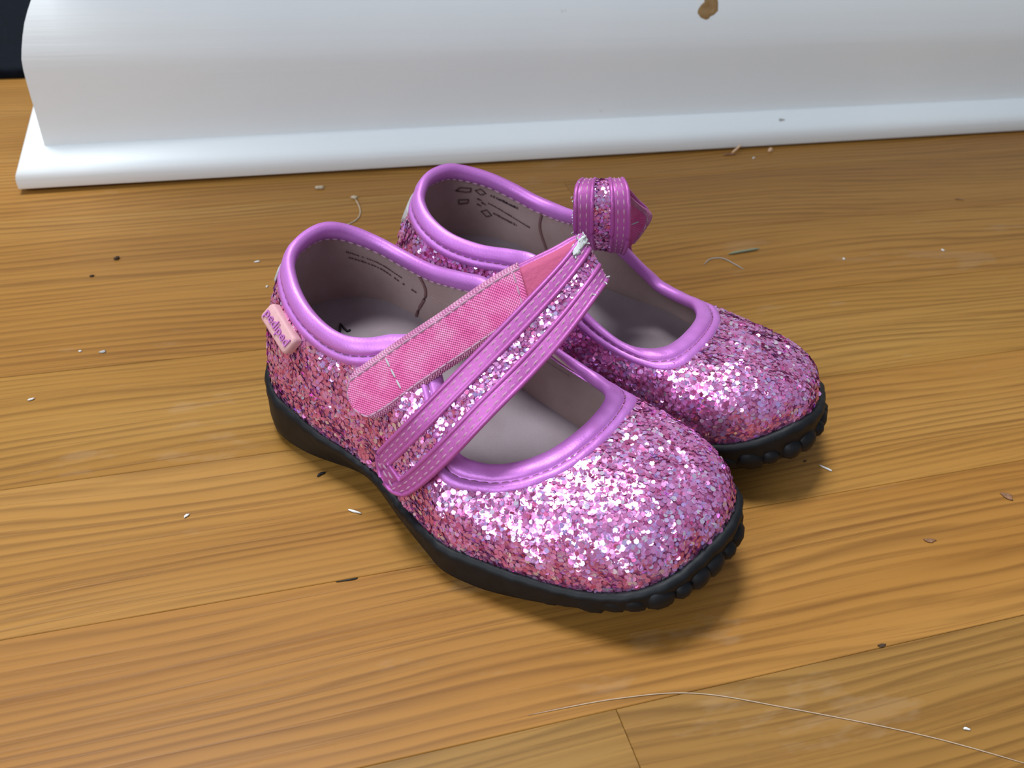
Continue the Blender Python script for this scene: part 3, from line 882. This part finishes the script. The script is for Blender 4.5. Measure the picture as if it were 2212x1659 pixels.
# brand tag under the binding at the heel
def surf_frame(gg, uf, dist):
    P, N = gg.uvpt(uf, dist)
    X = gg.uvpt(uf + 2, dist)[0] - gg.uvpt(uf - 2, dist)[0]; X /= np.linalg.norm(X)
    X -= N * np.dot(X, N); X /= np.linalg.norm(X)
    return P, X, np.cross(N, X), N
def rounded_slab(w, h, t, r, seg=5):
    out = []
    for cx, cy, a0 in ((w / 2 - r, h / 2 - r, 0), (-w / 2 + r, h / 2 - r, 90), (-w / 2 + r, -h / 2 + r, 180), (w / 2 - r, -h / 2 + r, 270)):
        for k in range(seg + 1):
            a = math.radians(a0 + 90 * k / seg); out.append((cx + r * math.cos(a), cy + r * math.sin(a)))
    V = []; n_ = len(out)
    for ins, z in ((0, -t), (0, t * 0.35), (0.00025, t * 0.8), (0.0007, t)):
        for x, y in out:
            k = 1 - ins / (h / 2); kx = 1 - ins / (w / 2)
            V.append((x * kx, y * k, z))
    F = []
    for q in range(3):
        for k in range(n_): F.append((q * n_ + k, q * n_ + (k + 1) % n_, (q + 1) * n_ + (k + 1) % n_, (q + 1) * n_ + k))
    F.append(tuple(reversed(range(n_)))); F.append(tuple(3 * n_ + k for k in range(n_)))
    return V, F
TP, TX, TY, TN = surf_frame(g, 3.50 * PER, 0.0108)
tilt = 0.30
TN2 = TN * math.cos(tilt) + TY * math.sin(tilt); TY2 = np.cross(TN2, TX)
TO = TP + TN * 0.0022
put = lambda x, y, z: TO + TX * x + TY2 * y + TN2 * z
V, F = rounded_slab(0.0158, 0.0066, 0.0015, 0.0014)
tg = mesh_obj('brand_tag', [put(*v) for v in V], F, M['tagbody'], root, smooth=True)
tg.data.set_sharp_from_angle(angle=math.radians(50)); tg['label'] = 'pale pink rubber tag with raised lettering'
TV, TF = text_mesh('pediped', 0.0047)
sc = 0.0132 / (TV[:, 0].max() - TV[:, 0].min()); cxx = (TV[:, 0].max() + TV[:, 0].min()) / 2; cyy = (TV[:, 1].max() + TV[:, 1].min()) / 2
P, FF = extrude_flat([((x - cxx) * sc, (y - cyy) * sc) for x, y, z in TV], TF, lambda x, y, hh: put(x, y, 0.0014 + hh), 0.0006)
mesh_obj('lettering', P, FF, M['tagtext'], tg, smooth=False)

# print on the insole and the lining
def world2local(rt, P):
    mw = Matrix.Translation(rt.location) @ Matrix.Rotation(rt.rotation_euler.z, 4, 'Z')
    inv = mw.inverted(); return np.array([tuple(inv @ Vector(p)) for p in P])
def stroke(path, r, zf):
    return tube(path, r, 6)
dg = world2local(root, [(0.0283, 0.2555, 0.0), (0.0294, 0.2602, 0.0), (0.0302, 0.2580, 0.0), (0.0311, 0.2560, 0.0), (0.0321, 0.2566, 0.0)])
def insole_z(gobj, x, y):
    best = min(gobj.data.vertices, key=lambda v: (v.co.x - x) ** 2 + (v.co.y - y) ** 2); return best.co.z
for p in dg: p[2] = insole_z(insole, p[0], p[1]) + 0.0003
V, F = tube(dg, 0.00042, 6); o = mesh_obj('size_print', V, F, M['print'], insole)
o['label'] = 'black printed size number'

def on_lining(gg, uf, dist, h):
    P, N = gg.uvpt(uf, dist); return P - N * (0.0020 + h)
def print_dashes(gg, lin_obj, uf0, uf1, d0, d1, seed, mat_, wfrac=0.72, hgt=0.0009):
    """a line of small illegible print along the lining"""
    rr = random.Random(seed); V = []; F = []
    length = abs(uf1 - uf0); a = 0.0
    stp = length / 26
    while a < length - stp:
        if rr.random() < 0.86:
            hh = hgt * rr.uniform(0.65, 1.0)
            q0 = a / length; q1 = (a + stp * wfrac * rr.uniform(0.6, 1.1)) / length
            pts = []
            for q, up in ((q0, 0), (q1, 0), (q1, 1), (q0, 1)):
                pts.append(on_lining(gg, uf0 + (uf1 - uf0) * q, d0 + (d1 - d0) * q - up * hh, 0.00025))
            b0 = len(V); V += pts; F.append((b0, b0 + 1, b0 + 2, b0 + 3))
        a += stp
    o = mesh_obj('small_print', V, F, mat_, lin_obj, smooth=False); o['kind'] = 'stuff'
    return o
print_dashes(g, lining, 33.2 * PER, 30.9 * PER, 0.0105, 0.0118, 1, M['printbrown'])
print_dashes(g, lining, 33.3 * PER, 30.3 * PER, 0.0128, 0.0150, 2, M['printbrown'])

# ---- far shoe ---------------------------------------------------------------
AX2 = Vector((0.712, -0.702)).normalized()
ANG2 = math.atan2(AX2[1], AX2[0])
LOC2 = (0.0694, 0.2930)
root2, g2, lining2, insole2, LV2, fix2 = build_shoe('glitter_shoe', 'pink glitter shoe nearer the baseboard with its strap curled up in a loop', False, 5.0, LOC2, ANG2)
LF = [(118.3, 264.5, 52.4), (110.9, 251.5, 56.1), (103.1, 242.0, 66.3), (100.7, 240.0, 75.5), (101.7, 243.0, 80.0), (106.4, 249.5, 79.2), (111.2, 257.0, 73.2), (117.6, 260.5, 65.4), (123.0, 260.5, 54.2), (127.5, 258.5, 46.1)]
RF = [(130.7, 261.5, 50.0), (124.5, 248.5, 53.9), (120.5, 239.0, 63.6), (118.3, 237.0, 74.1), (118.0, 240.0, 80.1), (119.1, 246.5, 80.0), (124.3, 254.0, 73.2), (130.9, 257.5, 66.5), (136.3, 257.5, 61.3), (134.3, 255.5, 53.9)]
L2 = world2local(root2, [np.array(p) / 1000 for p in LF]); R2 = world2local(root2, [np.array(p) / 1000 for p in RF])
L2[0, 2] += 0.0055; R2[0, 2] += 0.0050
aL, nL = g2.at(int(8.4 * PER), 0.017); aR, nR = g2.at(int(9.9 * PER), 0.012)     # sewn to the outer side
L2 = np.vstack([aL + nL * 0.0016, L2]); R2 = np.vstack([aR + nR * 0.0016, R2])
rb2 = Ribbon(L2, R2, 8); rb2.round_ends(0, 0.006)
n2 = len(rb2.arc)
nw_ = rb2.N[4 * 8]
vdir = world2local(root2, [(CAM.x, CAM.y, CAM.z)])[0] - rb2.pt(4 * 8, 0.5)
ts2 = 1 if np.dot(nw_, vdir) > 0 else -1
strap2 = finish_strap(root2, 'orchid strap with a glitter stripe, curled upwards', rb2, (4, n2 - 14), (7 * 8 + 2, n2 - 1), ts2, (-0.06, 1.06))
V = []; F = []
for k in range(34):
    i = random.randint(18, 42); p = rb2.pt(i, random.uniform(-0.03, 0.03)) + rb2.N[i] * ts2 * random.uniform(-0.0008, 0.0014)
    d = np.array([random.gauss(0, 1) for _ in range(3)]); d /= np.linalg.norm(d); q = p + d * random.uniform(0.0006, 0.0016)
    v, f = tube([p, (p + q) / 2 + 0.0001, q], 0.00022, 5); b0 = len(V); V += v; F += [tuple(x + b0 for x in ff) for ff in f]
tag(mesh_obj('fray', V, F, M['fray'], strap2), 'white frayed threads along the strap edge', kind='stuff')

# printed care symbols inside the far shoe
def sym(gg, lin_obj, pts, closed=True, r=0.00022):
    path = [on_lining(gg, u, d, 0.0002) for u, d in pts]
    dense = []
    m_ = len(path)
    for a in range(m_ if closed else m_ - 1):
        for q in (0, 0.5): dense.append(path[a] * (1 - q) + path[(a + 1) % m_] * q)
    if not closed: dense.append(path[-1])
    V, F = tube(dense, r, 5, closed); o = mesh_obj('care_symbol', V, F, M['printbrown'], lin_obj); return o
def far_u(st): return st * PER
def diamond(gg, lo, st, d, ru, rd): sym(gg, lo, [(far_u(st - ru), d), (far_u(st), d - rd), (far_u(st + ru), d), (far_u(st), d + rd)])
for st, d in ((2.75, 0.0085), (3.0, 0.0185)): diamond(g2, lining2, st, d, 0.20, 0.0017)
sym(g2, lining2, [(far_u(1.75), 0.0105), (far_u(1.95), 0.0085), (far_u(2.4), 0.0078), (far_u(2.38), 0.0098), (far_u(2.2), 0.0105)])
sym(g2, lining2, [(far_u(1.95), 0.0150), (far_u(2.35), 0.0140), (far_u(2.32), 0.0158), (far_u(2.0), 0.0170)])
for k in range(3): sym(g2, lining2, [(far_u(2.65 + 0.16 * (k % 2)), 0.0125 + 0.0014 * k), (far_u(2.78 + 0.16 * (k % 2)), 0.0130 + 0.0014 * k)], False, 0.0003)
print_dashes(g2, lining2, 3.15 * PER, 4.3 * PER, 0.0092, 0.0085, 5, M['print'], hgt=0.0014)
print_dashes(g2, lining2, 3.05 * PER, 4.7 * PER, 0.0135, 0.0145, 6, M['printbrown'])
print_dashes(g2, lining2, 3.25 * PER, 4.2 * PER, 0.0175, 0.0170, 7, M['printbrown'], hgt=0.0012)

# ------------------------------------------------------------------ litter on the floor
def blob(name, x, y, lx, ly, lz, rot, mat_, label, cat, seed, group=None):
    rr = random.Random(seed)
    bm = bmesh.new(); bmesh.ops.create_icosphere(bm, subdivisions=2, radius=1)
    ph = [rr.uniform(0, 6) for _ in range(4)]
    for v in bm.verts:
        a = math.atan2(v.co.y, v.co.x)
        k = 1 + 0.28 * math.sin(2 * a + ph[0]) + 0.18 * math.sin(3 * a + ph[1]) + 0.1 * math.sin(5 * a + ph[2])
        v.co = Vector((v.co.x * k * lx, v.co.y * k * ly, max(-0.6, v.co.z) * lz * (1 + 0.2 * math.sin(4 * v.co.x + ph[3]))))
    zmin = min(v.co.z for v in bm.verts)
    for v in bm.verts: v.co.z -= zmin
    me = bpy.data.meshes.new(name); bm.to_mesh(me); bm.free(); me.materials.append(mat_)
    me.polygons.foreach_set('use_smooth', [True] * len(me.polygons))
    o = bpy.data.objects.new(name, me); COL.objects.link(o); o.location = (x, y, 0.0); o.rotation_euler.z = rot
    return tag(o, label, cat, group)
def strand(name, pts, r, mat_, label, cat):
    P = catmull([(x, y, z + r) for x, y, z in pts], 8, False)
    c0 = P[0].copy(); c0[2] = 0
    n_ = len(P); tp = [min(1, 0.35 + min(i, n_ - 1 - i) / 6) for i in range(n_)]
    V, F = tube(P - c0, r, 6, False, tp)
    o = mesh_obj(name, V, F, mat_); o.location = c0
    return tag(o, label, cat)
L_ = 0.001
blob('dark_speck', -0.0497, 0.3612, 1.1*L_, 0.8*L_, 0.8*L_, 0.3, M['brown'], 'larger dark brown speck on the planks left of the shoes', 'speck', 1)
blob('dark_speck', -0.0589, 0.3494, 1.0*L_, 0.5*L_, 0.4*L_, -0.2, M['brown'], 'smaller dark brown speck beside the larger one at left', 'speck', 2)
blob('rubber_chip', 0.0158, 0.2169, 1.2*L_, 0.7*L_, 0.4*L_, 0.4, M['black'], 'tiny black chip on the floor by the near shoe\'s heel', 'chip', 3)
blob('lint_fleck', 0.0236, 0.1985, 1.9*L_, 0.45*L_, 0.4*L_, -0.6, M['white'], 'white lint fleck closest to the near shoe\'s arch', 'lint', 4)
blob('paint_fleck', -0.0253, 0.2075, 1.0*L_, 0.45*L_, 0.35*L_, 0.9, M['white'], 'small white paint fleck alone on the left planks', 'fleck', 5)
blob('lint_fleck', -0.0525, 0.2961, 1.5*L_, 0.55*L_, 0.4*L_, 0.05, M['grey'], 'flat grey lint fleck at far left on the floor', 'lint', 6)
blob('paint_fleck', -0.0602, 0.2979, 0.5*L_, 0.45*L_, 0.4*L_, 0, M['white'], 'tiny white dot just left of the grey lint', 'fleck', 7)
blob('paint_fleck', -0.0740, 0.2729, 0.9*L_, 0.45*L_, 0.4*L_, 0.3, M['white'], 'white fleck near the left edge of the floor', 'fleck', 8)
blob('crumb', 0.0398, 0.4121, 1.9*L_, 1.1*L_, 1.0*L_, 0.1, M['beige'], 'beige crumb lying in front of the white moulding', 'crumb', 9)
blob('crumb', 0.0548, 0.4000, 1.4*L_, 1.3*L_, 0.8*L_, 0.8, M['beige'], 'pale crumb at the end of the curved hair', 'crumb', 10)
strand('hair', [(0.0548, 0.3990, 0.0004), (0.0556, 0.3920, 0.0002), (0.0552, 0.3850, 0), (0.0525, 0.3790, 0), (0.0470, 0.3745, 0), (0.0420, 0.3725, 0)], 0.00028, M['beige'], 'short curved hair behind the near shoe\'s heel', 'hair')
blob('wood_shaving', 0.2645, 0.4205, 3.2*L_, 0.7*L_, 0.7*L_, 0.0, M['gouge'], 'brown splinter lying at the foot of the moulding', 'shaving', 11)
strand('wood_shaving', [(0.2660, 0.4205, 0.0005), (0.2685, 0.4212, 0.0022), (0.2710, 0.4222, 0.0034), (0.2722, 0.4228, 0.0036)], 0.0006, M['shaving'], 'curled pale wood shaving standing up by the moulding', 'shaving')
blob('wood_shaving', 0.2905, 0.4212, 1.5*L_, 1.0*L_, 1.5*L_, 0.6, M['shaving'], 'pale wood shaving to the right of the curled one', 'shaving', 12)
blob('paint_fleck', 0.2770, 0.4150, 0.9*L_, 0.7*L_, 0.4*L_, 0.6, M['white'], 'white fleck between the two shavings by the moulding', 'fleck', 13)
strand('plant_fibre', [(0.2140, 0.3212, 0), (0.2195, 0.3217, 0.0003), (0.2250, 0.3222, 0.0004), (0.2310, 0.3232, 0.0002)], 0.00055, M['green'], 'dull green fibre on the floor behind the far shoe', 'fibre')
strand('hair', [(0.1985, 0.3150, 0), (0.2035, 0.3185, 0.0003), (0.2095, 0.3180, 0.0003), (0.2130, 0.3120, 0.0002), (0.2150, 0.3080, 0)], 0.00022, M['grey'], 'thin pale curl of hair beside the green fibre', 'hair')
blob('splinter', 0.1819, 0.1841, 2.0*L_, 0.35*L_, 0.4*L_, -0.95, M['white'], 'pale sliver on the floor right of the far shoe\'s toe', 'splinter', 14)
blob('dark_speck', 0.1763, 0.1890, 0.6*L_, 0.4*L_, 0.35*L_, -0.5, M['brown'], 'tiny brown speck next to the far shoe\'s toe', 'speck', 15)
blob('paint_fleck', 0.1653, 0.0886, 0.75*L_, 0.45*L_, 0.4*L_, -0.4, M['white'], 'white fleck near the lower right corner', 'fleck', 16)
strand('hair', [(0.0553, 0.1197, 0), (0.0789, 0.1187, 0), (0.0998, 0.1153, 0), (0.1219, 0.1055, 0), (0.1535, 0.0895, 0), (0.1790, 0.0735, 0)], 0.00013, M['hair'], 'long pale hair stretched across the nearest planks', 'hair')
blob('bark_chip', 0.1811, 0.2843, 2.0*L_, 0.9*L_, 0.5*L_, 0.1, M['black'], 'black chip on the floor just behind the far shoe\'s vamp', 'chip', 17)
blob('dark_speck', 0.3666, 0.3532, 1.9*L_, 0.9*L_, 0.3*L_, -0.5, M['gouge'], 'brown mark on the floor at the far right', 'speck', 18)
blob('paint_fleck', 0.3217, 0.3076, 0.8*L_, 0.7*L_, 0.4*L_, 0, M['white'], 'rightmost of the two white dots on the right planks', 'fleck', 19)
blob('paint_fleck', 0.2673, 0.3085, 0.7*L_, 0.6*L_, 0.4*L_, 0, M['white'], 'leftmost of the two white dots on the right planks', 'fleck', 20)
blob('paint_fleck', 0.0061, 0.3497, 1.0*L_, 0.55*L_, 0.35*L_, 0.1, M['white'], 'white fleck level with the near shoe\'s heel top', 'fleck', 21)
blob('paint_fleck', 0.0084, 0.3296, 0.55*L_, 0.5*L_, 0.4*L_, 0, M['white'], 'tiny white dot right beside the near shoe\'s heel', 'fleck', 22)
blob('wood_chip', 0.1972, 0.1477, 2.1*L_, 0.75*L_, 0.25*L_, -0.45, M['gouge'], 'brown gouged sliver on the planks right of the near toe', 'chip', 23)
blob('wood_chip', 0.2366, 0.1590, 2.4*L_, 1.2*L_, 0.25*L_, -0.7, M['gouge'], 'larger brown gouge at the right edge of the floor', 'chip', 24)
blob('dark_speck', 0.0179, 0.1727, 2.6*L_, 0.35*L_, 0.22*L_, 0.02, M['black'], 'dark sliver put in for the gap in the plank joint below the near shoe', 'speck', 25)  # black blob added to stand for the open gap between planks
blob('dark_speck', 0.1585, 0.1166, 1.6*L_, 0.45*L_, 0.22*L_, 0.05, M['brown'], 'dark brown sliver in the plank joint at lower right', 'speck', 26)  # thin dark brown blob laid along the joint
